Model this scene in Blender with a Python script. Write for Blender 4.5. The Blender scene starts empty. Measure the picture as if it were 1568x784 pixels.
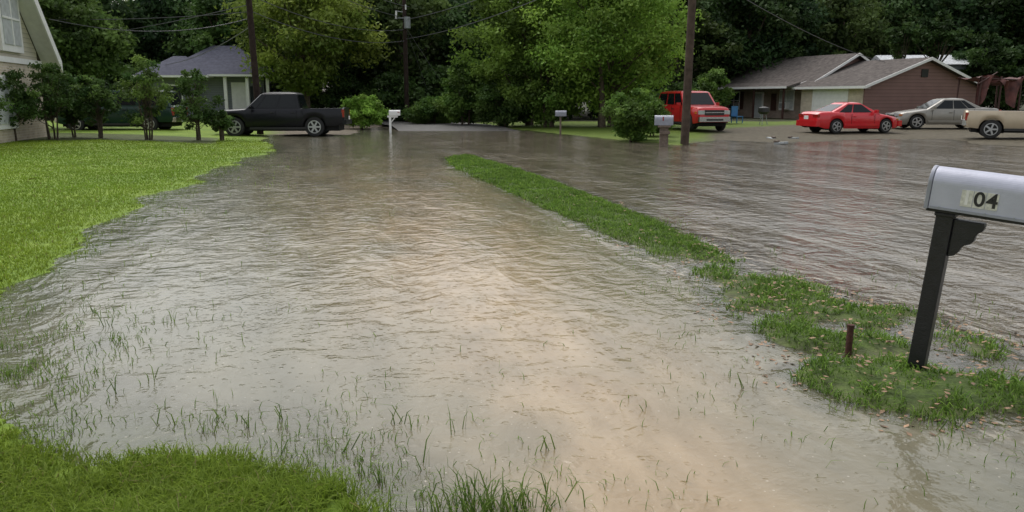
import bpy, math, random
import numpy as np
from mathutils import Vector, Matrix
random.seed(7); rng=np.random.default_rng(11)
sc=bpy.context.scene
CH=1.65; F=1207.0; PT=math.radians(11.3); cp,sp=math.cos(PT),math.sin(PT)
# --- survey helpers: ground plan measured off the photograph, everything stands on the real ground
def gp(u,v,z=0.0):
    a=(u-784)/F; b=(v-392)/F; t=(CH-z)/(sp+cp*b)
    return (t*a, t*(cp-sp*b))
def wd(u,v,Y):
    a=(u-784)/F; b=(v-392)/F; t=Y/(cp-sp*b)
    return (t*a, Y, CH-t*(sp+cp*b))
def link(o,parent=None):
    sc.collection.objects.link(o)
    if parent: o.parent=parent
    return o
def empty(name,loc=(0,0,0),rot=(0,0,0)):
    e=bpy.data.objects.new(name,None); e.empty_display_size=.3
    e.location=loc; e.rotation_euler=rot; return link(e)
# ---------------- materials
def nmat(name):
    m=bpy.data.materials.new(name); m.use_nodes=True; nt=m.node_tree; nt.nodes.clear()
    return m,nt,nt.nodes.new('ShaderNodeOutputMaterial')
def mat(name,col,rough=.6,metal=0,var=.15,scale=6,bump=0,coat=0,spec=.5,bscale=None):
    m,nt,out=nmat(name); N=nt.nodes; Lk=nt.links.new
    p=N.new('ShaderNodeBsdfPrincipled'); p.inputs['Roughness'].default_value=rough; p.inputs['Metallic'].default_value=metal
    p.inputs['Coat Weight'].default_value=coat; p.inputs['Coat Roughness'].default_value=.05
    p.inputs['Specular IOR Level'].default_value=spec
    tc=N.new('ShaderNodeTexCoord'); no=N.new('ShaderNodeTexNoise'); no.inputs['Scale'].default_value=scale; no.inputs['Detail'].default_value=6
    Lk(tc.outputs['Object'],no.inputs['Vector'])
    cr=N.new('ShaderNodeValToRGB'); cr.color_ramp.elements[0].position=.3; cr.color_ramp.elements[1].position=.7
    cr.color_ramp.elements[0].color=tuple(c*(1-var) for c in col)+(1,); cr.color_ramp.elements[1].color=tuple(min(1,c*(1+var)) for c in col)+(1,)
    Lk(no.outputs['Fac'],cr.inputs['Fac']); Lk(cr.outputs['Color'],p.inputs['Base Color'])
    if bump:
        n2=N.new('ShaderNodeTexNoise'); n2.inputs['Scale'].default_value=bscale or scale*5; n2.inputs['Detail'].default_value=4
        Lk(tc.outputs['Object'],n2.inputs['Vector'])
        b=N.new('ShaderNodeBump'); b.inputs['Strength'].default_value=bump; b.inputs['Distance'].default_value=.02
        Lk(n2.outputs['Fac'],b.inputs['Height']); Lk(b.outputs['Normal'],p.inputs['Normal'])
    Lk(p.outputs['BSDF'],out.inputs['Surface']); return m
def brickmat(name,c1,c2,mort,scale=1.0):
    m,nt,out=nmat(name); N=nt.nodes; Lk=nt.links.new
    p=N.new('ShaderNodeBsdfPrincipled'); p.inputs['Roughness'].default_value=.9
    tc=N.new('ShaderNodeTexCoord'); s=N.new('ShaderNodeSeparateXYZ'); Lk(tc.outputs['Object'],s.inputs[0])
    a=N.new('ShaderNodeMath'); a.operation='ADD'; Lk(s.outputs[0],a.inputs[0]); Lk(s.outputs[1],a.inputs[1])
    c=N.new('ShaderNodeCombineXYZ'); Lk(a.outputs[0],c.inputs[0]); Lk(s.outputs[2],c.inputs[1])
    b=N.new('ShaderNodeTexBrick'); b.inputs['Scale'].default_value=scale; b.inputs['Brick Width'].default_value=.22; b.inputs['Row Height'].default_value=.075
    b.inputs['Mortar Size'].default_value=.01; b.inputs['Color1'].default_value=c1+(1,); b.inputs['Color2'].default_value=c2+(1,); b.inputs['Mortar'].default_value=mort+(1,)
    Lk(c.outputs[0],b.inputs['Vector'])
    no=N.new('ShaderNodeTexNoise'); no.inputs['Scale'].default_value=3; Lk(tc.outputs['Object'],no.inputs['Vector'])
    mx=N.new('ShaderNodeMix'); mx.data_type='RGBA'; mx.blend_type='MULTIPLY'; mx.inputs[0].default_value=.5
    Lk(b.outputs['Color'],mx.inputs[6]); Lk(no.outputs['Fac'],mx.inputs[7])
    h=N.new('ShaderNodeHueSaturation'); h.inputs['Value'].default_value=1.3; Lk(mx.outputs[2],h.inputs['Color'])
    Lk(h.outputs[0],p.inputs['Base Color']); Lk(p.outputs[0],out.inputs[0]); return m
def sidingmat(name,col,step=.18):
    m,nt,out=nmat(name); N=nt.nodes; Lk=nt.links.new
    p=N.new('ShaderNodeBsdfPrincipled'); p.inputs['Roughness'].default_value=.7
    tc=N.new('ShaderNodeTexCoord'); s=N.new('ShaderNodeSeparateXYZ'); Lk(tc.outputs['Object'],s.inputs[0])
    d=N.new('ShaderNodeMath'); d.operation='DIVIDE'; d.inputs[1].default_value=step; Lk(s.outputs[2],d.inputs[0])
    f=N.new('ShaderNodeMath'); f.operation='FRACT'; Lk(d.outputs[0],f.inputs[0])
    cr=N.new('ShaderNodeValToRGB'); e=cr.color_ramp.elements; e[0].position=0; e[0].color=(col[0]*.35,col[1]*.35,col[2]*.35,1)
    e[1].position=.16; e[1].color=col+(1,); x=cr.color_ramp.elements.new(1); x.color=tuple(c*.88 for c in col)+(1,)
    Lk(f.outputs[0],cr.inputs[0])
    no=N.new('ShaderNodeTexNoise'); no.inputs['Scale'].default_value=1.3; no.inputs['Detail'].default_value=5; Lk(tc.outputs['Object'],no.inputs['Vector'])
    mx=N.new('ShaderNodeMix'); mx.data_type='RGBA'; mx.blend_type='MULTIPLY'; mx.inputs[0].default_value=.3
    Lk(cr.outputs[0],mx.inputs[6]); Lk(no.outputs['Fac'],mx.inputs[7]); Lk(mx.outputs[2],p.inputs['Base Color'])
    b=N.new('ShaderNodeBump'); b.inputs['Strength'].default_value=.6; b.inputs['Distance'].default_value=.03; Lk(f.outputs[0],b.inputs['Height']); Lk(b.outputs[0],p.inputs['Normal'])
    Lk(p.outputs[0],out.inputs[0]); return m
def leafmat(name,tr=.35,gloss=.04):
    m,nt,out=nmat(name); N=nt.nodes; Lk=nt.links.new
    at=N.new('ShaderNodeAttribute'); at.attribute_name='Col'
    d=N.new('ShaderNodeBsdfDiffuse'); t=N.new('ShaderNodeBsdfTranslucent'); g=N.new('ShaderNodeBsdfGlossy'); g.inputs['Roughness'].default_value=.45
    Lk(at.outputs['Color'],d.inputs['Color']); Lk(at.outputs['Color'],t.inputs['Color'])
    a=N.new('ShaderNodeMixShader'); a.inputs[0].default_value=tr; Lk(d.outputs[0],a.inputs[1]); Lk(t.outputs[0],a.inputs[2])
    b=N.new('ShaderNodeMixShader'); b.inputs[0].default_value=gloss; Lk(a.outputs[0],b.inputs[1]); Lk(g.outputs[0],b.inputs[2])
    Lk(b.outputs[0],out.inputs[0]); return m
M={}
M['leaf']=leafmat('foliage_leaf',.35,.015); M['grass']=leafmat('grass_blade',.40,.010)
M['bark']=mat('bark',(.085,.065,.045),.9,var=.4,scale=9,bump=.8)
M['pole']=mat('creosote_wood',(.035,.024,.02),.9,var=.4,scale=5,bump=.5,spec=.2)
M['pole2']=mat('weathered_pole_wood',(.075,.055,.042),.9,var=.35,scale=5,bump=.5,spec=.2)
M['black']=mat('black_post_paint',(.010,.010,.012),.4,var=.4,scale=20,bump=.2)
M['galv']=mat('mailbox_metal',(.42,.43,.51),.40,.2,var=.10,scale=5,bump=.08,bscale=40)
M['galvd']=mat('mailbox_metal_end',(.28,.29,.34),.4,.25,var=.12,scale=9)
M['plate']=mat('number_plate_sticker',(.55,.55,.48),.4,.0,var=.2,scale=60)
M['ink']=mat('number_ink',(.015,.015,.015),.5)
M['inkf']=mat('number_ink_faded',(.66,.66,.62),.5)
M['rust']=mat('rusty_iron',(.07,.028,.018),.85,.2,var=.5,scale=40,bump=.5)
M['white']=mat('white_paint',(.76,.76,.74),.5,var=.06)
M['tire']=mat('tire_rubber',(.018,.018,.018),.8)
M['rim']=mat('alloy_rim',(.48,.49,.51),.3,.8,var=.05)
M['chrome']=mat('chrome',(.55,.55,.57),.22,1,var=.03)
M['glass']=mat('car_glass',(.008,.010,.012),.06,0,var=.1,spec=.3)
M['trim']=mat('black_trim',(.02,.02,.02),.5)
M['under']=mat('underbody',(.008,.008,.008),.9)
M['red_l']=mat('tail_light',(.28,.012,.01),.25,coat=.6)
M['amber']=mat('amber_light',(.55,.16,.02),.25,coat=.6)
M['head']=mat('head_light',(.5,.52,.55),.15,.3,coat=1)
M['shingle']=mat('roof_shingle',(.105,.092,.085),.95,var=.35,scale=4,bump=.7,bscale=18,spec=.15)
M['shingle2']=mat('roof_shingle_blue',(.085,.087,.115),.95,var=.2,scale=5,bump=.6,bscale=18,spec=.2)
M['brick']=brickmat('brown_brick',(.29,.19,.145),(.20,.14,.105),(.36,.33,.29))
M['brick2']=brickmat('tan_brick',(.56,.48,.36),(.46,.38,.28),(.58,.53,.45))
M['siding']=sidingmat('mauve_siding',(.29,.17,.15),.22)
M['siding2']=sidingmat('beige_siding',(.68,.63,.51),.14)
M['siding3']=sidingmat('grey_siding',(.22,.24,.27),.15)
M['win']=mat('window_glass',(.03,.035,.04),.08,spec=.8)
M['winw']=mat('window_blind',(.46,.48,.49),.4)
M['shut']=mat('shutter_brown',(.06,.025,.02),.6)
M['tarp']=mat('brown_tarp',(.10,.034,.028),.7,var=.6,scale=3,bump=.4)
M['blue']=mat('blue_plastic',(.04,.16,.35),.4)
M['wirem']=mat('cable_grey',(.10,.10,.11),.6)
M['yel']=mat('yellow_sleeve',(.75,.55,.03),.5)
M['wood']=mat('mailbox_wood',(.15,.115,.09),.85,var=.35,scale=12,bump=.4)
M['steel']=mat('transformer_steel',(.3,.32,.33),.5,.4)
M['skygap']=mat('sky_gap_pale',(.6,.62,.65),.4,.1,var=.25)  # pale colour standing in for bright sky between the trees
# ---------------- mesh builder
class MB:
    def __init__(s): s.v=[];s.f=[];s.m=[];s.mats=[]
    def mi(s,k):
        if k not in s.mats: s.mats.append(k)
        return s.mats.index(k)
    def poly(s,pts,k):
        n=len(s.v); s.v+= [tuple(p) for p in pts]; s.f.append(tuple(range(n,n+len(pts)))); s.m.append(s.mi(k))
    def box(s,c,d,k,R=None):
        n=len(s.v); hx,hy,hz=d[0]/2,d[1]/2,d[2]/2
        for a in(-1,1):
            for b in(-1,1):
                for e in(-1,1):
                    p=Vector((a*hx,b*hy,e*hz))
                    if R is not None: p=R@p
                    s.v.append((c[0]+p[0],c[1]+p[1],c[2]+p[2]))
        for q in((0,1,3,2),(4,6,7,5),(0,4,5,1),(2,3,7,6),(0,2,6,4),(1,5,7,3)):
            s.f.append(tuple(n+i for i in q)); s.m.append(s.mi(k))
    def extr(s,prof,a0,a1,k,axis='x'):
        n=len(s.v); L=len(prof)
        for a in(a0,a1):
            for p in prof:
                s.v.append((a,p[0],p[1]) if axis=='x' else (p[0],a,p[1]))
        mi=s.mi(k)
        for i in range(L):
            j=(i+1)%L; s.f.append((n+i,n+j,n+L+j,n+L+i)); s.m.append(mi)
        s.f.append(tuple(n+i for i in range(L))[::-1]); s.m.append(mi)
        s.f.append(tuple(n+L+i for i in range(L))); s.m.append(mi)
    def tube(s,pts,rad,k,n=8,cap=True):
        base=len(s.v); P=[Vector(p) for p in pts]; mi=s.mi(k)
        for i,p in enumerate(P):
            d=(P[min(i+1,len(P)-1)]-P[max(i-1,0)]).normalized()
            a=d.orthogonal().normalized() if abs(d.z)<.9 else Vector((1,0,0)).cross(d).normalized()
            b=d.cross(a)
            for j in range(n):
                t=2*math.pi*j/n; q=p+(a*math.cos(t)+b*math.sin(t))*rad[i]; s.v.append(tuple(q))
        for i in range(len(P)-1):
            for j in range(n):
                j2=(j+1)%n; s.f.append((base+i*n+j,base+i*n+j2,base+(i+1)*n+j2,base+(i+1)*n+j)); s.m.append(mi)
        if cap:
            s.f.append(tuple(base+j for j in range(n))[::-1]); s.m.append(mi)
            e=base+(len(P)-1)*n; s.f.append(tuple(e+j for j in range(n))); s.m.append(mi)
    def obj(s,name,parent=None,loc=(0,0,0),rot=(0,0,0),bevel=0,smooth=False,seg=2):
        me=bpy.data.meshes.new(name); me.from_pydata(s.v,[],s.f)
        for k in s.mats: me.materials.append(M[k] if isinstance(k,str) else k)
        me.polygons.foreach_set('material_index',s.m)
        if smooth: me.polygons.foreach_set('use_smooth',[True]*len(s.f))
        me.update(); o=bpy.data.objects.new(name,me); o.location=loc; o.rotation_euler=rot; link(o,parent)
        if bevel:
            b=o.modifiers.new('b','BEVEL'); b.width=bevel; b.segments=seg; b.limit_method='ANGLE'; b.angle_limit=math.radians(40)
        return o
def npmesh(name,verts,groups,mats,cols=None):
    me=bpy.data.meshes.new(name); me.vertices.add(len(verts)); me.vertices.foreach_set('co',np.ascontiguousarray(verts,dtype=np.float32).ravel())
    loops=np.concatenate([g.ravel() for g,_ in groups]).astype(np.int32)
    tot=np.concatenate([np.full(len(g),g.shape[1]) for g,_ in groups]).astype(np.int32)
    mi=np.concatenate([np.full(len(g),m) for g,m in groups]).astype(np.int32)
    st=np.concatenate([[0],np.cumsum(tot)[:-1]]).astype(np.int32)
    me.loops.add(len(loops)); me.loops.foreach_set('vertex_index',loops)
    me.polygons.add(len(tot)); me.polygons.foreach_set('loop_start',st); me.polygons.foreach_set('loop_total',tot)
    me.polygons.foreach_set('material_index',mi)
    for k in mats: me.materials.append(M[k] if isinstance(k,str) else k)
    if cols is not None:
        ca=me.color_attributes.new(name='Col',type='FLOAT_COLOR',domain='POINT')
        c4=np.ones((len(verts),4),dtype=np.float32); c4[:,:cols.shape[1]]=cols; ca.data.foreach_set('color',c4.ravel())
    me.update(calc_edges=True); return me
# ---------------- noise + polygons
def vn(x,y,s=0):
    x=np.asarray(x,float);y=np.asarray(y,float)
    xi=np.floor(x);yi=np.floor(y);fx=x-xi;fy=y-yi;fx=fx*fx*(3-2*fx);fy=fy*fy*(3-2*fy)
    def h(a,b):
        t=np.sin(a*127.1+b*311.7+s*74.7)*43758.5453; return t-np.floor(t)
    return (h(xi,yi)*(1-fx)+h(xi+1,yi)*fx)*(1-fy)+(h(xi,yi+1)*(1-fx)+h(xi+1,yi+1)*fx)*fy
def fbm(x,y,s=0): return (vn(x,y,s)+.5*vn(x*2.1,y*2.1,s+1)+.25*vn(x*4.3,y*4.3,s+2))/1.75-.5
def pdist(x,y,pts,closed=True):
    d=np.full(x.shape,1e9); n=len(pts)
    for i in range(n if closed else n-1):
        ax,ay=pts[i];bx,by=pts[(i+1)%n];ex,ey=bx-ax,by-ay
        t=np.clip(((x-ax)*ex+(y-ay)*ey)/(ex*ex+ey*ey+1e-12),0,1)
        d=np.minimum(d,np.hypot(x-ax-t*ex,y-ay-t*ey))
    return d
def inside(x,y,pts):
    r=np.zeros(x.shape,bool);n=len(pts)
    for i in range(n):
        ax,ay=pts[i];bx,by=pts[(i+1)%n]
        if ay==by: continue
        c=((ay>y)!=(by>y))&(x<(bx-ax)*(y-ay)/(by-ay)+ax); r^=c
    return r
def sd(x,y,pts):
    d=pdist(x,y,pts); return np.where(inside(x,y,pts),d,-d)
flood=[gp(*q) for q in [(412,207),(405,235),(330,262),(250,295),(180,330),(120,365),(85,405),(30,450),(-30,500),(-40,560),(-30,640),(40,675),(150,688),(260,702),(360,722),(460,745),(540,780),(600,850)]]
flood+=[(.1,1.2),(1.2,-1),(3,-6),(5,-25),(45,-25),(45,22)]
flood+=[gp(*q) for q in [(1600,225),(1500,221),(1440,212),(1300,214),(1200,219),(1090,214),(1040,221),(960,215),(880,208),(780,197),(690,190),(620,189),(560,196),(540,206),(480,209)]]
strip=[gp(*q) for q in [(686,243),(700,256),(760,282),(850,322),(960,366),(1050,402),(1095,440),(1125,490),(1165,520),(1220,540),(1225,575),(1290,622),(1420,636),(1568,638),(1700,648),(1700,580),(1568,532),(1390,486),(1290,460),(1230,432),(1150,412),(1070,374),(1000,342),(900,300),(800,264),(715,238)]]
gap=[gp(*q) for q in [(1120,530),(1210,550),(1300,553),(1370,548),(1450,562),(1600,575)]]
gap2=[gp(*q) for q in [(1390,490),(1400,520),(1440,545)]]
gap3=[gp(*q) for q in [(1050,398),(1110,410),(1180,425)]]
dirtR=[gp(*q) for q in [(1070,224),(1085,204),(1180,198),(1300,192),(1700,190),(1800,235)]]
dirtL=[gp(*q) for q in [(400,214),(425,198),(590,186),(700,186),(690,193),(545,212)]]
def H(x,y):
    x=np.asarray(x,float);y=np.asarray(y,float)
    s=sd(x,y,flood); r=np.hypot(x,y)
    s=s+fbm(x*.9,y*.9,15)*np.clip(.25+.05*y,0,1.2)
    land=np.clip(.006+.03*(-s),0,.18)+np.clip((-s-6)*.004,0,.25)
    wat=-np.clip(.006+.08*s,0,.30)
    h=np.where(s<0,land,wat)+fbm(x*1.7,y*1.7,3)*.035+fbm(x*.35,y*.35,8)*.05*np.clip((r-6)/20,0,1)*(s<0)
    t=sd(x,y,strip); n=fbm(x*2.0,y*2.0,5)
    nr=np.clip((9-y)/4,0,1)
    hs=np.where(t>0,np.clip(.012+.2*t,0,.045)-.024*nr,.012-.024*nr+.22*t)+n*(.04+.11*nr)+fbm(x*7,y*7,25)*.035
    hs=hs-.065*np.exp(-(pdist(x,y,gap,False)/.19)**2)-.05*np.exp(-(pdist(x,y,gap2,False)/.14)**2)-.055*np.exp(-(pdist(x,y,gap3,False)/.24)**2)
    hm=gp(1420,600); hs=hs+.035*np.exp(-(((x-hm[0])/.55)**2+((y-hm[1])/.3)**2))
    h=np.maximum(h,np.where(t>-1.2,hs,-1))
    return h
def hz(x,y): return float(H(np.array([x]),np.array([y]))[0])
# ---------------- terrain
xs=4*np.sinh(np.linspace(-4.55,4.55,500)); ys=4+5*np.sinh(np.linspace(-2.9,4.75,560))
GX,GY=np.meshgrid(xs,ys); fx,fy=GX.ravel(),GY.ravel(); fz=H(fx,fy)
def gridfaces(nx,ny):
    i=np.arange(nx-1)[None,:]+np.arange(ny-1)[:,None]*nx; i=i.ravel()
    return np.stack([i,i+1,i+nx+1,i+nx],1)
sR=sd(fx,fy,dirtR); sL=sd(fx,fy,dirtL); sT=sd(fx,fy,strip)
dirt=np.clip(np.maximum(sR,sL)/1.0+.5+fbm(fx,fy,4)*1.2,0,1)
mud=np.clip(-(fz+.05)/.08,0,1)
mud=np.maximum(mud,.6*np.clip(1-np.abs(fz)/.03,0,1)*(sT>-1)*(fy<11))
forest=np.clip((fy-50+fbm(fx*.3,fy*.3,2)*6)/3,0,1)
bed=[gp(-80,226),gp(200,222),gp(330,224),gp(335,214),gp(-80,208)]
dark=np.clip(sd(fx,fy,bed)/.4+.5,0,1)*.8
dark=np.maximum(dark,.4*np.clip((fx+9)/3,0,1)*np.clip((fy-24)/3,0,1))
cols=np.stack([np.maximum(dirt,mud*.8),np.maximum(forest,dark),np.clip(sT+.9,0,1)],1)
m,nt,out=nmat('ground_mat'); N=nt.nodes; Lk=nt.links.new
at=N.new('ShaderNodeAttribute'); at.attribute_name='Col'; sp3=N.new('ShaderNodeSeparateColor'); Lk(at.outputs['Color'],sp3.inputs[0])
tc=N.new('ShaderNodeTexCoord')
def noise(scale,detail=5,vec=None):
    n=N.new('ShaderNodeTexNoise'); n.inputs['Scale'].default_value=scale; n.inputs['Detail'].default_value=detail; Lk(vec or tc.outputs['Object'],n.inputs['Vector']); return n
def ramp(inp,stops):
    r=N.new('ShaderNodeValToRGB'); e=r.color_ramp.elements
    for i,(p,c) in enumerate(stops):
        q=e[i] if i<2 else e.new(p)
        q.position=p; q.color=tuple(c)+(1,)
    Lk(inp,r.inputs[0]); return r
def mixc(f,a,b,bl='MIX'):
    x=N.new('ShaderNodeMix'); x.data_type='RGBA'; x.blend_type=bl
    if isinstance(f,(int,float)): x.inputs[0].default_value=f
    else: Lk(f,x.inputs[0])
    for s,v in((6,a),(7,b)):
        if isinstance(v,tuple): x.inputs[s].default_value=v+(1,)
        else: Lk(v,x.inputs[s])
    return x.outputs[2]
g1=ramp(noise(14,8).outputs['Fac'],[(.3,(.10,.165,.018)),(.7,(.18,.265,.032))])
g2=ramp(noise(.6,4).outputs['Fac'],[(.35,(.85,.9,.8)),(.65,(1.15,1.08,1.0))])
gr=mixc(1.0,g1.outputs[0],g2.outputs[0],'MULTIPLY')
sg_=ramp(noise(11,8).outputs['Fac'],[(.35,(.04,.06,.017)),(.65,(.085,.125,.028))])
gr=mixc(sp3.outputs[2],gr,sg_.outputs[0])
di=ramp(noise(5,8).outputs['Fac'],[(.3,(.08,.064,.047)),(.7,(.18,.15,.11))])
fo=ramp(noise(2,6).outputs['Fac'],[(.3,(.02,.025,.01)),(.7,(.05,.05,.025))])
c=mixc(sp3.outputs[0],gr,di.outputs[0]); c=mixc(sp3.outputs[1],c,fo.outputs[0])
p=N.new('ShaderNodeBsdfPrincipled'); Lk(c,p.inputs['Base Color']); p.inputs['Roughness'].default_value=.85; p.inputs['Specular IOR Level'].default_value=.25
b=N.new('ShaderNodeBump'); b.inputs['Strength'].default_value=.6; b.inputs['Distance'].default_value=.03; Lk(noise(30,6).outputs['Fac'],b.inputs['Height']); Lk(b.outputs[0],p.inputs['Normal'])
Lk(p.outputs[0],out.inputs[0]); M['ground']=m
me=npmesh('ground',np.stack([fx,fy,fz],1),[(gridfaces(len(xs),len(ys)),0)],['ground'],cols)
me.polygons.foreach_set('use_smooth',[True]*len(me.polygons)); link(bpy.data.objects.new('ground',me))
# ---------------- water
wx=xs[(xs>-24)&(xs<60)]; wy=ys[(ys>-25)&(ys<56)]
WX,WY=np.meshgrid(wx,wy); ax_,ay_=WX.ravel(),WY.ravel(); ah=H(ax_,ay_)
cur=[gp(*q) for q in [(600,215),(640,300),(700,400),(780,500),(880,600),(1000,720),(1080,860)]]
cd=pdist(ax_,ay_,cur,False); ww=.72+.13*np.clip(ay_-3,0,30)
tan=np.exp(-(cd/ww)**2)*np.clip(.9+fbm(ax_*1.4,ay_*.8,9)*1.3,0,1)*np.clip(1.2-ay_/24,0.15,1)
stt=sd(ax_,ay_,strip)
rside=(ax_>(3.2-.236*ay_))
street=np.clip((ax_-(2.9-.236*ay_))/1.2,0,1)
wc=np.stack([np.clip(-ah/.3,0,1),np.clip(tan,0,1),np.clip(1-np.abs(stt+.15)/.7,0,1)*np.clip((13-ay_)/5,0,1)*np.where(rside,1,.3),street],1)
m,nt,out=nmat('flood_water'); N=nt.nodes; Lk=nt.links.new
at=N.new('ShaderNodeAttribute'); at.attribute_name='Col'; sp3=N.new('ShaderNodeSeparateColor'); Lk(at.outputs['Color'],sp3.inputs[0])
tc=N.new('ShaderNodeTexCoord')
def mapping(rot,scale):
    mp=N.new('ShaderNodeMapping'); mp.vector_type='TEXTURE'; mp.inputs['Rotation'].default_value=(0,0,rot); mp.inputs['Scale'].default_value=(1/scale[0],1/scale[1],1); Lk(tc.outputs['Object'],mp.inputs[0]); return mp.outputs[0]
mw=mapping(.35,(.9,1.0)); mflow=mapping(.24,(1.5,.45))
def mth(op,a,b=None,cl=False):
    x=N.new('ShaderNodeMath'); x.operation=op; x.use_clamp=cl
    for i,v in enumerate((a,b)):
        if v is None: continue
        if isinstance(v,(int,float)): x.inputs[i].default_value=v
        else: Lk(v,x.inputs[i])
    return x.outputs[0]
nA=noise(2.3,4,mw); nA.inputs['Distortion'].default_value=1.5
nB=noise(10,3,mw); nB.inputs['Distortion'].default_value=.8
nF=noise(2.2,5,mflow); nF.inputs['Distortion'].default_value=1.0
nC=noise(.55,3,mflow)
def rings(scale,R,w):
    v=N.new('ShaderNodeTexVoronoi'); v.inputs['Scale'].default_value=scale; v.voronoi_dimensions='2D'; Lk(tc.outputs['Object'],v.inputs['Vector'])
    s=N.new('ShaderNodeSeparateColor'); Lk(v.outputs['Color'],s.inputs[0])
    d=mth('SUBTRACT',v.outputs['Distance'],mth('MULTIPLY',s.outputs[0],R))
    g=mth('MULTIPLY',d,1/w); g=mth('MULTIPLY',g,g); e=mth('POWER',2.718,mth('MULTIPLY',g,-1))
    amp=mth('GREATER_THAN',s.outputs[1],.5)
    return mth('MULTIPLY',mth('MULTIPLY',e,amp),mth('SUBTRACT',1.1,s.outputs[0]))
amp_=ramp(nC.outputs['Fac'],[(.3,(.30,.30,.30)),(.7,(1.05,1.05,1.05))])
hgt=mth('ADD',mth('MULTIPLY',nA.outputs['Fac'],.80),mth('MULTIPLY',nB.outputs['Fac'],.24))
hgt=mth('ADD',hgt,mth('MULTIPLY',nF.outputs['Fac'],.70))
hgt=mth('MULTIPLY',hgt,amp_.outputs[0])
hgt=mth('MULTIPLY',hgt,mth('ADD',mth('MULTIPLY',sp3.outputs[2],1.3),1.0))
hgt=mth('MULTIPLY',hgt,mth('ADD',mth('MULTIPLY',at.outputs['Alpha'],.7),1.0))
hgt=mth('ADD',hgt,mth('MULTIPLY',rings(13,.36,.08),.06))
hgt=mth('ADD',hgt,mth('MULTIPLY',rings(5.5,.30,.05),.07))
bm=N.new('ShaderNodeBump'); bm.inputs['Strength'].default_value=1; bm.inputs['Distance'].default_value=.030; Lk(hgt,bm.inputs['Height'])
mudc=ramp(noise(1.6,7,mflow).outputs['Fac'],[(.3,(.10,.098,.068)),(.7,(.175,.162,.112))])
strc=ramp(noise(1.6,7,mflow).outputs['Fac'],[(.3,(.09,.075,.055)),(.7,(.16,.135,.10))])
tanc=ramp(noise(3.0,7,mflow).outputs['Fac'],[(.3,(.25,.178,.100)),(.72,(.40,.298,.182))])
c=mixc(at.outputs['Alpha'],mudc.outputs[0],strc.outputs[0])
c=mixc(sp3.outputs[1],c,tanc.outputs[0])
fv_=N.new('ShaderNodeTexVoronoi'); fv_.inputs['Scale'].default_value=24; fv_.voronoi_dimensions='2D'; Lk(tc.outputs['Object'],fv_.inputs['Vector'])
fs=N.new('ShaderNodeSeparateColor'); Lk(fv_.outputs['Color'],fs.inputs[0])
fn=noise(1.6,4,mflow)
foam=mth('MULTIPLY',mth('LESS_THAN',fv_.outputs['Distance'],mth('MULTIPLY',fs.outputs[1],.14)),mth('GREATER_THAN',mth('ADD',fs.outputs[0],mth('MULTIPLY',fn.outputs['Fac'],.5)),1.14))
f2=ramp(noise(8,8,mflow).outputs['Fac'],[(.5,(0,0,0)),(.68,(1,1,1))])
fo2=mth('MULTIPLY',mth('MULTIPLY',f2.outputs[0],sp3.outputs[2]),.6)
foam=mth('MAXIMUM',mth('MULTIPLY',foam,.45),fo2,True)
c=mixc(foam,c,(.46,.41,.33))
alpha=mth('ADD',mth('ADD',mth('MULTIPLY',sp3.outputs[0],3.2),.22),foam,True)
df=N.new('ShaderNodeBsdfDiffuse'); Lk(c,df.inputs['Color']); Lk(bm.outputs[0],df.inputs['Normal'])
tr=N.new('ShaderNodeBsdfTransparent'); tr.inputs[0].default_value=(.66,.68,.58,1)
m1=N.new('ShaderNodeMixShader'); Lk(alpha,m1.inputs[0]); Lk(tr.outputs[0],m1.inputs[1]); Lk(df.outputs[0],m1.inputs[2])
gl=N.new('ShaderNodeBsdfGlossy'); gl.inputs['Roughness'].default_value=.09; gl.inputs['Color'].default_value=(1,1,1,1); Lk(bm.outputs[0],gl.inputs['Normal'])
fr=N.new('ShaderNodeFresnel'); fr.inputs[0].default_value=1.40; Lk(bm.outputs[0],fr.inputs['Normal'])
m2=N.new('ShaderNodeMixShader'); Lk(fr.outputs[0],m2.inputs[0]); Lk(m1.outputs[0],m2.inputs[1]); Lk(gl.outputs[0],m2.inputs[2])
Lk(m2.outputs[0],out.inputs[0]); M['water']=m
me=npmesh('flood_water',np.stack([ax_,ay_,np.zeros_like(ax_)],1),[(gridfaces(len(wx),len(wy)),0)],['water'],wc)
me.polygons.foreach_set('use_smooth',[True]*len(me.polygons)); link(bpy.data.objects.new('flood_water',me))
# road (mostly under water, surfaces at the far end)
M['asphalt']=mat('asphalt',(.06,.058,.055),.6,var=.3,scale=3,bump=.4,bscale=60)
rb=MB(); prev=None
for i in range(40):
    y=-20+i*2.1; xl=3.9-.236*y+ (0 if y<45 else -.02*(y-45)**2); z=-.045 if y<40 else min(.12,-.045+(y-40)*.03)
    z=max(z,max(hz(xl+k,y) for k in (0,1.5,3,4.5,6))+.006) if y>41 else z
    cur2=[(xl,y,z),(xl+6.2,y,z)]
    if prev: rb.poly([prev[0],prev[1],cur2[1],cur2[0]],'asphalt')
    prev=cur2
rb.obj('road')
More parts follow.
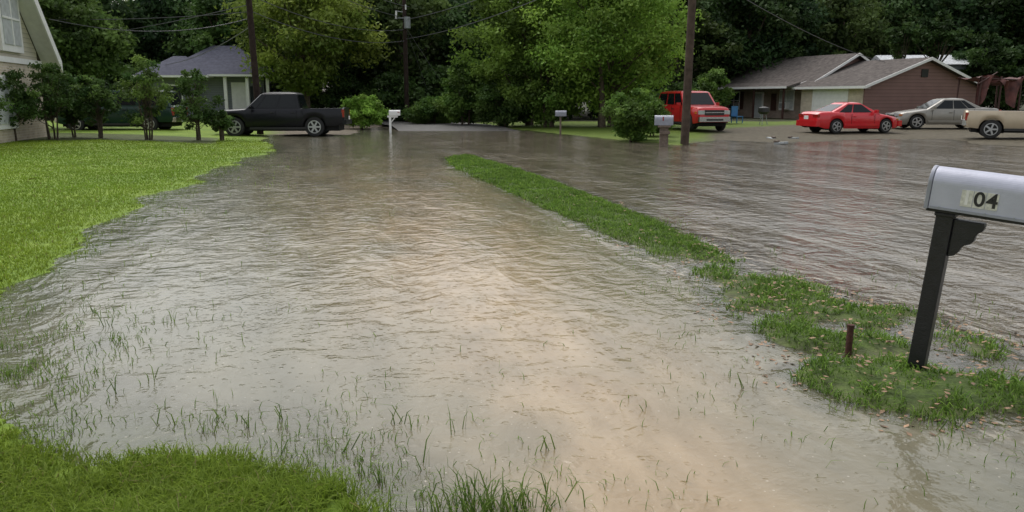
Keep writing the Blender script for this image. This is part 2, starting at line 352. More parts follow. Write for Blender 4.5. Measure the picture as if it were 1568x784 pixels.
# ---------------- grass
def blades(name,px,py,pz,h,w,lean,cols,dk=.6):
    n=len(px); az=rng.uniform(0,2*np.pi,n); la=rng.uniform(0,2*np.pi,n)
    dx,dy=np.cos(az)*w/2,np.sin(az)*w/2; lx,ly=np.cos(la)*lean*h,np.sin(la)*lean*h
    V=np.zeros((n,5,3))
    V[:,0]=np.stack([px-dx,py-dy,pz],1);V[:,1]=np.stack([px+dx,py+dy,pz],1)
    V[:,2]=np.stack([px+dx*.8+lx*.35,py+dy*.8+ly*.35,pz+h*.6],1);V[:,3]=np.stack([px-dx*.8+lx*.35,py-dy*.8+ly*.35,pz+h*.6],1)
    V[:,4]=np.stack([px+lx,py+ly,pz+h*(1-.35*lean)],1)
    b=np.arange(n)[:,None]*5
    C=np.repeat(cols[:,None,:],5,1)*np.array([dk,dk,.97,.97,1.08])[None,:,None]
    me=npmesh(name,V.reshape(-1,3),[(b+np.array([[0,1,2,3]]),0),(b+np.array([[3,2,4]]),0)],['grass'],C.reshape(-1,3))
    return link(bpy.data.objects.new(name,me))
def gcol(n,a,b,v=.2):
    t=rng.random((n,1)); c=np.array(a)*(1-t)+np.array(b)*t; c*=rng.uniform(1-v,1+v,(n,1)); return c
NS=500000; r=np.exp(rng.uniform(np.log(2.4),np.log(34),NS)); th=rng.uniform(math.radians(88),math.radians(146),NS)
x=r*np.cos(th);y=r*np.sin(th); hh=H(x,y); dl=sd(x,y,dirtL); s_=sd(x,y,flood); db=sd(x,y,bed)
edge=np.clip((hh+.012)/.04,0,1); tp=vn(x*7,y*7,33)
k=(hh>-.014)&(rng.random(NS)<.08+.92*edge)&(tp>.35*(1-edge))&(dl<-.2)&(s_<1.2)&(db<0)&(sd(x,y,strip)<-.3); x,y,hh,r,s_=x[k],y[k],hh[k],r[k],s_[k]
n=len(x); patch=vn(x*.9,y*.9,4)[:,None]; big=vn(x*.25,y*.25,14)[:,None]; fine=vn(x*5,y*5,17)[:,None]
c=gcol(n,(.155,.25,.022),(.245,.345,.045),.12)*(.78+.25*patch+.22*fine)*(np.array([.92,.97,1.0])+big*np.array([.25,.08,0]))*(1-.22*np.clip(5.5-r,0,2)/2)[:,None]
dry=rng.random(n)<.025; c[dry]=np.array([.22,.19,.08])
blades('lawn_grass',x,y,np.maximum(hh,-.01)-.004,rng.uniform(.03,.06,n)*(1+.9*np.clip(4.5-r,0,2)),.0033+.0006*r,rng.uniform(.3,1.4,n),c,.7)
# emergent sparse blades in the shallows
NS=200000; r=np.exp(rng.uniform(np.log(2.6),np.log(24),NS)); th=rng.uniform(math.radians(50),math.radians(150),NS)
x=r*np.cos(th);y=r*np.sin(th); hh=H(x,y); s_=sd(x,y,flood)
den=np.clip(vn(x*3.1,y*3.1,12)*1.8-.7,0,1)*np.exp(-np.clip(s_,0,9)/(.30+.045*y))*.6
st2=sd(x,y,strip); den=np.maximum(den,np.clip(vn(x*2.7,y*2.7,19)*2-.8,0,1)*np.exp(-np.clip(-st2-.05,0,9)/.25)*(y<11)*.7*(st2<.5))
ll=gp(15,570); den=np.maximum(den,.9*np.exp(-((x-ll[0])**2/.35+(y-ll[1])**2/1.6))*np.clip(vn(x*4,y*4,3)*2-.5,0,1))
k=(s_>-.15)&(hh<.0)&(rng.random(NS)<den); x,y,r=x[k],y[k],r[k]; n=len(x)
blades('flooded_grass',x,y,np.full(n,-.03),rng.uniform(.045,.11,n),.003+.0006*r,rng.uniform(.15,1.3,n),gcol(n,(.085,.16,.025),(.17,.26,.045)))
tuf=[(520,690),(425,700),(437,640),(633,655),(612,650),(650,720),(840,690),(180,600),(232,580),(262,490),(165,500),(560,720),(590,740),(705,660),(135,480),(285,350),(340,640),(380,650),(600,330),(1145,590),(1440,660),(1465,655),(255,650),(325,660),(715,770),(770,775),(750,760)]
px=[];py=[]
for (u,v) in tuf:
    X,Y=gp(u,v)
    for _ in range(random.randint(3,6)): px.append(X+random.gauss(0,.025)); py.append(Y+random.gauss(0,.025))
for _ in range(200):
    X,Y=gp(random.gauss(740,60),random.gauss(785,14)); px.append(X);py.append(Y)
px=np.array(px);py=np.array(py);n=len(px)
blades('grass_stems',px,py,np.full(n,-.02),rng.uniform(.08,.20,n),np.full(n,.007),rng.uniform(.3,1.0,n),gcol(n,(.07,.13,.02),(.15,.22,.045)))
# strip grass
NS=330000; bx=rng.uniform(-3,6,NS); by=2.4+21*rng.random(NS)**1.7; t=sd(bx,by,strip); hh=H(bx,by); rr=np.hypot(bx,by)
pt=vn(bx*3.3,by*3.3,21)*.5+vn(bx*9,by*9,22)*.5
near=np.clip((11-by)/4,0,1)
k=(t>-.2)&(hh>-.009)&(rng.random(NS)<np.clip((pt-.14-.18*near)*4.5,0,1)); bx,by,hh,rr=bx[k],by[k],hh[k],rr[k]; n=len(bx)
hgt_=rng.uniform(.04,.095,n)*(.55+.8*vn(bx*5,by*5,2))
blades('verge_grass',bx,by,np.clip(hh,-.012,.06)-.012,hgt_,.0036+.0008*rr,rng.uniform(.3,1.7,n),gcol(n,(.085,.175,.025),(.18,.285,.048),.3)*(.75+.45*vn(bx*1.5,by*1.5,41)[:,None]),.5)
# fallen leaves
lb=MB(); cnt=0; tries=0
M['lf']=mat('dead_leaf',(.23,.14,.08),.7,var=.6,scale=12)
while cnt<1100 and tries<90000:
    tries+=1
    X=random.uniform(-1,5.5); Y=random.uniform(2.8,13)
    tt=float(sd(np.array([X]),np.array([Y]),strip)[0]); 
    if not(-.30<tt<.7) or vn(X*2,Y*2,31)<.42: continue
    if Y>9 and random.random()<.7: continue
    s=random.uniform(.010,.028); a=random.uniform(0,6.28); z=max(hz(X,Y)+random.uniform(.02,.065) if tt>0 else .004,.004)
    u=Vector((math.cos(a),math.sin(a),random.uniform(-.3,.3)))*s; w=Vector((-math.sin(a),math.cos(a),random.uniform(-.3,.3)))*s*.5
    o=Vector((X,Y,z)); lb.poly([o-u,o-w+u*.1,o+u,o+w+u*.1],'lf'); cnt+=1
for (u_,v_) in [(50,288)]:
    X,Y=gp(u_,v_); o=Vector((X,Y,hz(X,Y)+.07)); lb.poly([o+Vector((-.09,0,0)),o+Vector((0,-.04,.03)),o+Vector((.1,0,.02)),o+Vector((0,.05,.01))],'lf')
lb.obj('fallen_leaves')
# ---------------- trees
def treemesh(name,seed,h,cw,cb,nc,lpc,ls,ca,cb2,tr=.2,stems=1,flat=.75,clumpr=(.16,.3)):
    R=np.random.default_rng(seed); mb=MB(); rd=random.Random(seed)
    C=[]; 
    while len(C)<nc:
        d=R.normal(size=3); d/=np.linalg.norm(d); rr=R.random()**.38
        p=d*rr
        zc=p[2]*.5+.5
        wsh=.62+.45*math.sin(math.pi*min(1,zc*.95+.08))
        lump=.75+.4*float(vn(math.atan2(p[1],p[0])*1.3+5,zc*3,seed))
        C.append((p[0]*cw/2*wsh*lump,p[1]*cw/2*wsh*lump,cb+(h-cb)*zc*(.86+.14*lump)))
    C=np.array(C)
    for s in range(stems):
        ox,oy=(0,0) if stems==1 else (rd.uniform(-.12,.12)*cw*.6,rd.uniform(-.12,.12)*cw*.6)
        top=(ox*2.2+rd.uniform(-.06,.06)*cw,oy*2.2+rd.uniform(-.06,.06)*cw,cb+(h-cb)*.75)
        pts=[(ox+(top[0]-ox)*t+math.sin(t*5+s)*.03*h*t,oy+(top[1]-oy)*t,-.15+(top[2]+.15)*t) for t in(0,.15,.35,.6,.8,1)]
        mb.tube(pts,[tr*1.25,tr,tr*.8,tr*.55,tr*.35,tr*.15],'bark',7)
    idx=R.choice(nc,min(nc,14*stems),replace=False)
    for i in idx:
        c=C[i]; z0=max(cb*.8,c[2]*rd.uniform(.45,.7))
        mb.tube([(0,0,z0),(c[0]*.5,c[1]*.5,z0*.5+c[2]*.5-.05*h*.3),tuple(c)],[tr*.4,tr*.25,tr*.08],'bark',5,False)
    cr=R.uniform(clumpr[0],clumpr[1],nc)*cw/2
    d=R.normal(size=(nc,lpc,3)); d/=np.linalg.norm(d,axis=2,keepdims=True); rad=R.random((nc,lpc,1))**.5*R.uniform(.6,1.25,(nc,lpc,1))
    P=C[:,None,:]+d*rad*cr[:,None,None]*np.array([1.15,1.15,flat]); P=P.reshape(-1,3)
    P[:,2]=np.maximum(P[:,2],.05)
    n=len(P)
    nn=R.normal(size=(n,3))*.7+np.concatenate([d.reshape(-1,3)[:,:2]*.7,np.full((n,1),.6)],1); nn/=np.linalg.norm(nn,axis=1,keepdims=True)
    u=np.cross(nn,R.normal(size=(n,3))); u/=np.linalg.norm(u,axis=1,keepdims=True); w=np.cross(nn,u)
    s=ls*R.uniform(.6,1.3,(n,1)); V=np.stack([P-u*s*.6,P-w*s*.33,P+u*s*.6,P+w*s*.33],1).reshape(-1,3)
    cl=R.random((nc,1)); cc=np.array(ca)*(1-cl)+np.array(cb2)*cl; cc*=R.uniform(.5,1.3,(nc,1)); cc=np.repeat(cc,lpc,0)*R.uniform(.85,1.15,(n,1))
    tv=np.array(mb.v); nt_=len(tv)
    quads=np.array([f for f in mb.f if len(f)==4]); 
    lf=nt_+np.arange(n)[:,None]*4+np.array([[0,1,2,3]])
    allv=np.concatenate([tv,V]); col=np.concatenate([np.full((nt_,3),.06),np.repeat(cc,4,0)])
    return npmesh(name,allv,[(quads,0),(lf,1)],['bark','leaf'],col)
def place(name,me,x,y,rz=0,s=(1,1,1),parent=None,z=None):
    o=bpy.data.objects.new(name,me); o.location=(x,y,hz(x,y) if z is None else z); o.rotation_euler=(0,0,rz); o.scale=s; return link(o,parent)
fv=[treemesh('forest_tree_%d'%i,40+i,[10.8,11.8,10.4,11.4,11.0][i],[8,7,9,7.5,8.5][i],[1.0,2.0,.8,1.8,1.2][i],85,130,.32,
   [(.028,.062,.021),(.038,.080,.023),(.032,.067,.022),(.050,.083,.023),(.026,.057,.024)][i],[(.068,.127,.038),(.088,.152,.042),(.073,.132,.037),(.107,.157,.042),(.060,.117,.042)][i],.2) for i in range(5)]
fe=empty('distant_trees'); rd=random.Random(5); q=0
for row,(Y0,step) in enumerate([(61,5.0),(68,5.6),(76,6.2),(87,7)]):
    X=-72
    while X<80:
        X+=step*rd.uniform(.75,1.25); yy=Y0+rd.uniform(-2.5,2.5)
        if row==0 and 14<X<44: yy+=9
        if row==0 and -33<X<-22: yy+=6
        s=rd.uniform(.88,1.10); place('tree_%d'%q,fv[rd.randrange(5)],X,yy,rd.uniform(0,6.28),(s,s,s*rd.uniform(.95,1.12)*(1+.06*row)),fe,0.1); q+=1
for (X,Y) in [(-42,50),(-46,42),(-50,34),(-38,57),(48,58),(54,50),(58,42),(62,34),(52,66),(-54,26)]:
    place('tree_%d'%q,fv[q%5],X,Y,q,(1,1,1),fe,.1); q+=1
uv_=treemesh('undergrowth_bush',77,3.2,5.5,.1,60,150,.22,(.033,.07,.02),(.092,.155,.038),.06,3)
ue=empty('undergrowth')
for i in range(26):
    X=-34+i*2.9+rd.uniform(-1,1); 
    if 13<X<40: Y=66+rd.uniform(-1,1)
    else: Y=56.5+rd.uniform(-1.5,2)
    s=rd.uniform(.7,1.15); place('bush_%d'%i,uv_,X,Y,rd.uniform(0,6),(s,s,s),ue)
def tree_at(name,u,Y,seed,h,cw,cb,nc,lpc,ls,ca,c2,**k):
    X=wd(u,185,Y)[0]; me=treemesh(name,seed,h,cw,cb,nc,lpc,ls,ca,c2,**k); return place(name,me,X,Y)
tree_at('leafy_tree',935,43,1,9.6,8.6,.9,190,210,.17,(.155,.29,.042),(.27,.41,.07),tr=.16,stems=3)
tree_at('leafy_tree',800,47,2,10.5,7,1.0,140,190,.19,(.11,.19,.03),(.19,.285,.05),tr=.18,stems=2)
tree_at('leafy_tree',845,44.5,9,4.6,5.2,.3,90,200,.17,(.085,.165,.028),(.165,.26,.046),tr=.1,stems=3)
tree_at('leafy_tree',472,52,3,10,8.5,1.6,150,190,.22,(.12,.185,.03),(.22,.275,.05),tr=.2)
tree_at('leafy_tree',350,60,13,9.5,8,2,110,160,.28,(.04,.09,.02),(.09,.15,.036),tr=.2)
tree_at('leafy_tree',118,40,4,7.0,5.6,1.6,110,190,.2,(.07,.135,.03),(.135,.21,.052),tr=.12,stems=2)
tree_at('leafy_tree',30,38,14,7.5,5,1.6,90,190,.18,(.06,.115,.027),(.115,.18,.046),tr=.12,stems=2)
tree_at('oak_tree',1540,66,5,13,12,4.5,160,180,.3,(.028,.06,.018),(.07,.115,.03),tr=.3)
tree_at('leafy_tree',1140,66,6,12,10,2,130,180,.3,(.028,.06,.018),(.065,.11,.03),tr=.3)
tree_at('leafy_tree',1500,59,17,6.8,4.4,1.0,90,170,.24,(.03,.065,.018),(.07,.12,.03),tr=.12)
tree_at('leafy_tree',1425,57.5,18,7.4,3.6,4.3,40,110,.24,(.03,.065,.018),(.07,.12,.03),tr=.14)
tree_at('leafy_tree',1372,58,19,6.8,2.8,4.2,30,110,.24,(.03,.065,.018),(.07,.12,.03),tr=.1)
def bush(u,Y,seed,h,w,ca,c2,ls=.13,nc=60,lpc=170,name='bush',cb=.1,**k):
    X=wd(u,190,Y)[0]; return place(name,treemesh(name,seed,h,w,cb,nc,lpc,ls,ca,c2,**k),X,Y)
bush(556,44,21,1.95,2.7,(.16,.31,.042),(.27,.43,.078),tr=.03,stems=3)
bush(712,48,22,4.3,3.2,(.06,.13,.024),(.14,.225,.044),.17,80,name='bush',tr=.06,stems=3)
bush(972,31.5,23,2.0,2.4,(.075,.15,.026),(.155,.25,.048),.12,70,tr=.04,stems=4)
bush(1000,34,24,1.4,1.6,(.075,.15,.026),(.145,.24,.048),.12,45,tr=.03,stems=3)
bush(1078,47,25,3.2,3.0,(.065,.13,.026),(.14,.22,.046),.16,tr=.04,stems=3)
bush(770,46,26,2.6,3.6,(.045,.10,.02),(.11,.18,.04),.15,tr=.04,stems=3)
bush(660,50,27,1.8,3.4,(.06,.13,.024),(.13,.205,.042),.15,tr=.04,stems=3)
for i,(u,Y,hh_,w_,sd_) in enumerate([(22,27.6,2.5,1.9,31),(80,29,2.8,2.1,32),(150,30,2.5,1.7,33),(226,29.8,3.3,2.0,34),(300,30,2.6,1.7,35),(-45,25,2.9,2.3,36),(338,30.5,1.2,1.0,37),(112,30.6,1.7,1.2,38)]):
    bush(u,Y,sd_,hh_,w_,(.048,.10,.026),(.12,.195,.048) if i!=3 else (.19,.28,.06),.10,40,105,'shrub',cb=.4,tr=.032,stems=4,clumpr=(.18,.34))
# ---------------- poles & wires
def pole(u,v,h,r,k,lean=0,extra=None,name='utility_pole'):
    X,Y=gp(u,v); mb=MB(); mb.tube([(0,0,-.4),(lean*.5,0,h*.5),(lean,0,h)],[r,r*.9,r*.75],k,14)
    if extra: extra(mb,h)
    return mb.obj(name,None,(X,Y,hz(X,Y)),smooth=False),(X,Y)
def ex1(mb,h):
    mb.box((0,0,h-.5),(2.2,.12,.12),'pole')
    for a in(-1,-.45,.45,1): mb.tube([(a,0,h-.44),(a,0,h-.28)],[.04,.03],'steel',8)
def ex2(mb,h):
    mb.tube([(.18,-.25,h-1.9),(.18,-.25,h-1.2)],[.2,.2],'steel',14); mb.box((.1,-.12,h-1.5),(.08,.25,.1),'steel')
    mb.tube([(-.1,-.2,h-.9),(-.45,-.3,h-.85)],[.02,.02],'steel',6); mb.box((-.5,-.3,h-1.0),(.1,.1,.35),'white')
    mb.box((.1,-.2,h-.6),(.08,.1,.3),'white'); mb.box((-.3,-.1,h-1.25),(.5,.05,.05),'steel'); mb.tube([(-.55,-.1,h-1.3),(-.55,-.1,h-.95)],[.05,.05],'white',8)
po1,p1=pole(399,206,9.6,.155,'pole',-.25,ex1)
po2,p2=pole(624,190,8.0,.16,'pole',-.02,ex2)
po3,p3=pole(1048,221,10,.155,'pole2',.12,ex1)
wires=MB()
def wire(a,b,sag=.5,r=.018,k='wirem'):
    a,b=Vector(a),Vector(b); pts=[tuple(a.lerp(b,t/14)-Vector((0,0,sag*4*(t/14)*(1-t/14)))) for t in range(15)]
    wires.tube(pts,[r]*15,k,4,False)
A1=(p1[0]-.25,p1[1],0); 
for dz,dx in((9.2,-1),(9.2,1),(6.3,0),(5.6,0)):
    wire((A1[0]+dx,A1[1],dz),(p2[0]+dx*.3,p2[1],min(dz,7.4)-.3*(1-dx)),.6)
wire((A1[0],A1[1],6.4),(-34,20,8.2),.7); wire((A1[0],A1[1],5.2),(-17.5,31,4.6),.5); wire((A1[0],A1[1],5.8),(-36,52,5.0),.5); wire((A1[0],A1[1],4.8),(-26,58,4.0),.5); wire((A1[0],A1[1],5.5),(-30,40,5.9),.4)
wire((p2[0],p2[1],6.6),(p3[0],p3[1],8.6),.6); wire((p2[0],p2[1],5.4),(p3[0],p3[1],7.6),.6)
wire((p3[0],p3[1],6.2),(27,57,4.0),.5); wire((p3[0]+1,p3[1],9.5),(14,-20,9.5),1); wire((p3[0]-1,p3[1],9.5),(12,-20,9.5),1)
wires.obj('power_lines')
gw=MB()
for u in (672,716):
    g=gp(u,188); a=Vector((p2[0],p2[1],6.2)); b_=Vector((g[0],g[1],0)); gw.tube([a,b_],[.012,.012],'wirem',4); c1=b_.lerp(a,.03); c2=b_.lerp(a,.24); gw.tube([c1,c2],[.045,.045],'yel',6)
gw.obj('guy_wires')
# ---------------- mailboxes
def domebox(mb,x0,x1,w,h,z,k,ke=None,n=12):
    prof=[(-w/2,z),(w/2,z),(w/2,z+h-w/2)]+[(w/2*math.cos(math.pi*i/n),z+h-w/2+w/2*math.sin(math.pi*i/n)) for i in range(1,n)]+[(-w/2,z+h-w/2)]
    mb.extr(prof,x0,x1,k,'x')
    return prof
X,Y=gp(1401,575); e=empty('mailbox',(X,Y,.0),(math.radians(1.0),math.radians(4.6),math.radians(-40.5)))
mb=MB(); mb.box((0,0,.46),(.092,.092,1.08),'black'); mb.box((0,0,1.003),(.108,.108,.022),'black'); o=mb.obj('post',e,bevel=.006); 
mb=MB()
pr=[(.0475,.985),(.20,.985),(.205,.965),(.20,.94),(.18,.925),(.168,.905),(.165,.875),(.15,.855),(.125,.845),(.11,.83),(.10,.80),(.08,.775),(.0475,.765)]
mb.extr(pr,-.03,.03,'black','y'); mb.obj('bracket',e,bevel=.005)
mb=MB(); mb.box((.16,0,1.024),(.52,.13,.016),'black'); mb.obj('mount_board',e,bevel=.003)
mb=MB(); domebox(mb,-.085,.46,.172,.235,1.034,'galv',n=24); o=mb.obj('box_shell',e,bevel=.003)
mb=MB(); domebox(mb,-.108,-.087,.182,.242,1.030,'galvd',n=24); domebox(mb,.461,.475,.182,.242,1.030,'galv',n=24); mb.obj('end_caps',e,bevel=.004)
mb=MB()
mb.box((.188,-.0885,1.043),(.53,.004,.014),'galvd')
for xx in (-.03,.06,.2,.34,.42): mb.tube([(xx,-.086,1.049),(xx,-.093,1.049)],[.005,.004],'steel',8)
mb.obj('seam_and_rivets',e)
mb=MB()
for i in range(3): mb.box((.100+i*.062,-.0875,1.120),(.058,.0034,.092),'plate')
mb.obj('number_plates',e)
for ch,xx,ik in (('1',.100,'inkf'),('0',.162,'ink'),('4',.224,'ink')):
    cu=bpy.data.curves.new('number_'+ch,'FONT'); cu.body=ch; cu.size=.112; cu.align_x='CENTER'; cu.align_y='CENTER'; cu.extrude=.0006; cu.offset=.0022; cu.materials.append(M[ik])
    o=bpy.data.objects.new('digit_'+ch,cu); o.location=(xx,-.0901,1.120); o.rotation_euler=(math.pi/2,0,0); link(o,e)
X,Y=gp(1298,548); mb=MB(); mb.tube([(0,0,-.15),(.002,0,.222)],[.021,.021],'rust',14); mb.tube([(.002,0,.2),(.002,0,.224)],[.0235,.0235],'rust',14); mb.tube([(0,0,-.01),(0,0,.008)],[.035,.033],'rust',14); mb.obj('rusty_pipe',None,(X,Y,0))
X,Y=gp(598,203); e=empty('mailbox',(X,Y,hz(X,Y)),(0,0,.1))
mb=MB(); mb.box((0,0,.55),(.11,.11,1.3),'white'); mb.box((.12,0,.92),(.5,.1,.09),'white'); mb.extr([(.056,.62),(.26,.87),(.2,.87),(.056,.69)],-.03,.03,'white','y'); mb.obj('post',e)
mb=MB(); domebox(mb,-.02,.5,.2,.26,.97,'white'); mb.obj('box',e); mb=MB(); mb.box((.42,-.11,1.13),(.1,.006,.03),'red_l'); mb.obj('flag',e)
X,Y=gp(858,207); e=empty('mailbox',(X,Y,hz(X,Y)),(0,0,0)); mb=MB(); mb.box((0,0,.4),(.08,.08,.99),'wood'); mb.obj('post',e); mb=MB(); domebox(mb,-.24,.26,.2,.25,.9,'galvd'); mb.obj('box',e)
X,Y=gp(1016,224); e=empty('mailbox',(X,Y,-.02),(0,0,-.15))
mb=MB(); mb.box((0,0,.32),(.30,.2,.72),'wood'); mb.box((0,-.02,.715),(.44,.34,.07),'wood'); mb.box((.02,-.151,.5),(.36,.1,.12),'wood'); mb.obj('post',e,bevel=.01)
mb=MB(); domebox(mb,-.34,.3,.3,.34,.755,'galvd'); mb.obj('box',e); mb=MB(); mb.box((-.05,-.155,.98),(.04,.008,.14),'red_l'); mb.obj('flag',e)
# ---------------- vehicles
def interp(x,pts): return float(np.interp(x,[p[0] for p in pts],[p[1] for p in pts]))
def vehicle(name,X,Y,heading,S,z=None):
    L=S['L'];W=S['W']/2;paint=S['paint'];wr=S['wr'];Ra=wr*1.17
    e=empty(name,(X,Y,max(hz(X,Y),-.03) if z is None else z),(0,0,math.radians(heading)))
    lx=lambda x:L/2-x
    def hw(x): return W*interp(x,S.get('wp',[(0,.78),(.12,.89),(.45,.98),(1,1),(L-1,1),(L-.4,.98),(L-.1,.92),(L,.86)]))
    xsn=sorted(set([round(v,3) for v in list(np.linspace(0,L,60))+[.04,.08,.12,L-.04,L-.08,L-.12]+[w+Ra*math.cos(t) for w in S['wheels'] for t in np.linspace(0,math.pi,19)]+([S['bed'][0]-.01,S['bed'][0]+.01,S['bed'][1]-.01,S['bed'][1]+.01] if 'bed' in S else [])]))
    rows=[]
    for x in xsn:
        zt=interp(x,S['top']);w=hw(x);zb=interp(x,S.get('bot',[(0,.34),(.35,.26),(L-.35,.28),(L,.4)]))
        for wx_ in S['wheels']:
            if abs(x-wx_)<Ra: zb=max(zb,wr+math.sqrt(Ra*Ra-(x-wx_)**2))
        zb=min(zb,zt-.08)
        hh_=zt-zb; sdp=[(w-.05,zb),(w-.012,zb+hh_*.18),(w,zb+hh_*.45),(w-.014,zb+hh_*.72),(w-.05,zb+hh_*.93)]
        if 'bed' in S and S['bed'][0]<x<S['bed'][1]:
            fl=S['bed'][2]; tp=[(w-.06,zt),(w-.12,zt-.01),(w-.14,fl),(0,fl)]
        else: tp=[(w-.09,zt),(w-.17,zt+.02),(w*.5,zt+.035),(0,zt+.04)]
        half=sdp+tp; ring=[(lx(x),-a,b) for a,b in half]+[(lx(x),a,b) for a,b in half[::-1][1:]]
        rows.append(ring)
    mb=MB(); k=mb.mi(paint); nR=len(rows[0])
    for r_ in rows: mb.v+=r_
    for i in range(len(rows)-1):
        for j in range(nR-1): mb.f.append((i*nR+j,(i+1)*nR+j,(i+1)*nR+j+1,i*nR+j+1)); mb.m.append(k)
    mb.f.append(tuple(range(nR))); mb.m.append(k); mb.f.append(tuple((len(rows)-1)*nR+j for j in range(nR))[::-1]); mb.m.append(k)
    o=mb.obj('body',e,smooth=True); o.data.polygons[-1].use_smooth=False; o.data.polygons[-2].use_smooth=False
    try: o.data.set_sharp_from_angle(angle=math.radians(38))
    except Exception: pass
    mb=MB(); mb.box((0,0,.45),(L-.5,W*2-.5,.42),'under')
    for wx_ in S['wheels']: mb.box((lx(wx_),0,wr+.12),(Ra*2+.05,W*2-.5,.55),'under')
    mb.obj('underbody',e)
    x0,x1,x2,x3,yb,yt,zb,zt=S['cab']
    mb=MB()
    def ring2(y,z,xa,xb,r=.10):
        return [(lx(xa),-(y-r),z),(lx(xa+.05),-y,z),(lx(xb-.05),-y,z),(lx(xb),-(y-r),z),(lx(xb),(y-r),z),(lx(xb-.05),y,z),(lx(xa+.05),y,z),(lx(xa),(y-r),z)]
    ra=ring2(yb,zb-.05,x0,x3); rbb=ring2(yt,zt-.06,x1,x2); rc=ring2(yt-.07,zt-.01,x1+.12,x2-.10); rd2=ring2(yt*.6,zt+.025,x1+.4,x2-.35)
    for r_ in [ra,rbb,rc,rd2]: mb.v+=r_
    for i in range(3):
        for j in range(8):
            j2=(j+1)%8; mb.f.append((i*8+j,i*8+j2,(i+1)*8+j2,(i+1)*8+j)); mb.m.append(mb.mi(paint))
    mb.f.append(tuple(24+j for j in range(8))); mb.m.append(mb.mi(paint))
    mb.obj('cabin',e,bevel=.02)
    mb=MB()
    def bil(c,s,t):
        bl,br,tr_,tl=[Vector(q) for q in c]; return (bl*(1-s)+br*s)*(1-t)+(tl*(1-s)+tr_*s)*t
    def pane(c,s0,s1,t0,t1,off,k='glass'):
        n=(Vector(c[1])-Vector(c[0])).cross(Vector(c[3])-Vector(c[0])).normalized(); n=n if n.dot(off)>0 else -n
        mb.poly([bil(c,s0,t0)+n*.012,bil(c,s1,t0)+n*.012,bil(c,s1,t1)+n*.012,bil(c,s0,t1)+n*.012],k)
    for sg in(-1,1):
        c=[(lx(x0),sg*yb,zb-.05),(lx(x3),sg*yb,zb-.05),(lx(x2),sg*yt,zt-.06),(lx(x1),sg*yt,zt-.06)]
        for (s0,s1) in S['side']: pane(c,s0,s1,.14,.93,Vector((0,sg,0)))
    c=[(lx(x0),-yb+.1,zb-.05),(lx(x0),yb-.1,zb-.05),(lx(x1),yt-.1,zt-.06),(lx(x1),-yt+.1,zt-.06)]; pane(c,.02,.98,.12,.96,Vector((1,0,.3)))
    c=[(lx(x3),-yb+.1,zb-.05),(lx(x3),yb-.1,zb-.05),(lx(x2),yt-.1,zt-.06),(lx(x2),-yt+.1,zt-.06)]; pane(c,.05,.95,S.get('rg',.14),.93,Vector((-1,0,.3)))
    mb.obj('windows',e)
    for i,wx_ in enumerate(S['wheels']):
        for sg in(-1,1):
            mb=MB(); yo=sg*(W-.03); yi=sg*(W-.25); n=28
            mb.tube([(0,yi,0),(0,yi+sg*.02,0),(0,yo-sg*.03,0),(0,yo,0)],[wr*.9,wr,wr,wr*.93],'tire',n)
            rr=wr*S.get('rimf',.66)
            mb.tube([(0,yo+sg*.0,0),(0,yo+sg*.006,0)],[rr,rr*.98],'rim',n); mb.tube([(0,yo+sg*.006,0),(0,yo+sg*.008,0)],[rr*.86,rr*.86],'under',n)
            ns=S.get('spk',5)
            for a in range(ns):
                t=2*math.pi*a/ns; R=Matrix.Rotation(-t,3,'Y'); c_=R@Vector((rr*.5,0,0)); mb.box((c_.x,yo+sg*.014,c_.z),(rr*.85,.012,rr*.26),'rim',R)
            mb.tube([(0,yo+sg*.005,0),(0,yo+sg*.03,0)],[rr*.25,rr*.2],'rim',12)
            mb.obj('wheel_%d_%s'%(i,'r' if sg<0 else 'l'),e,(lx(wx_),0,wr))
    mb=MB(); zh=interp(.1,S['top']); zr=interp(L-.05,S['top']); 
    hl=S.get('hl',(zh-.2,.16,.34)); tl=S.get('tl',(zr-.2,.2,.3))
    for sg in(-1,1):
        mb.box((lx(.10),sg*(hw(.08)-.17),hl[0]),(.22,hl[2],hl[1]),'head'); mb.box((lx(.2),sg*(hw(.2)-.035),hl[0]-.02),(.14,.08,hl[1]*.6),'amber')
        mb.box((lx(L-.05),sg*(hw(L-.05)-tl[2]/2+.008),tl[0]),(.11,tl[2],tl[1]),'red_l')
        for dx in S['doors']:
            z0=.42;z1=interp(dx,S['top'])-.04; mb.box((lx(dx),sg*(hw(dx)-.002),(z0+z1)/2),(.014,.012,z1-z0),'under')
        for hx_ in S['handles']: mb.box((lx(hx_),sg*(hw(hx_)+.012),interp(hx_,S['top'])-.16),(.16,.03,.035),S.get('hk','trim'))
        mb.box((lx(x0+.35),sg*(W+.07),zb+.06),(.1,.2,.14),S.get('mir',paint))
        mb.box((lx(L/2),sg*(W-.0),.36),(S['wheels'][1]-S['wheels'][0]-Ra*2-.05,.03,.10),S.get('rocker','trim'))
    gz=S.get('gr',(zh-.22,.17)); mb.box((lx(.02),0,gz[0]),(.08,W*1.05,gz[1]),'trim'); mb.box((lx(-.022),0,gz[0]),(.012,W*1.0,.035),'chrome')
    bc=S.get('bump',paint)
    mb.box((lx(.02),0,S.get('bz',.48)),(.2,W*1.66,S.get('bh',.2)),bc); mb.box((lx(L-.01),0,S.get('bz',.48)+.02),(.2,W*1.76,S.get('bh',.2)),bc)
    mb.box((lx(-.083),0,S.get('bz',.48)-.02),(.01,W*.9,.08),'trim')
    mb.box((lx(L+.095),0,S.get('pz',.55)),(.012,.32,.16),'white')
    mb.obj('trim',e,bevel=.025)
    return e
def paint(name,c,metal=.2,coat=.8,spec=.4): M[name]=mat(name,c,.32,metal,var=.04,coat=coat,spec=spec)
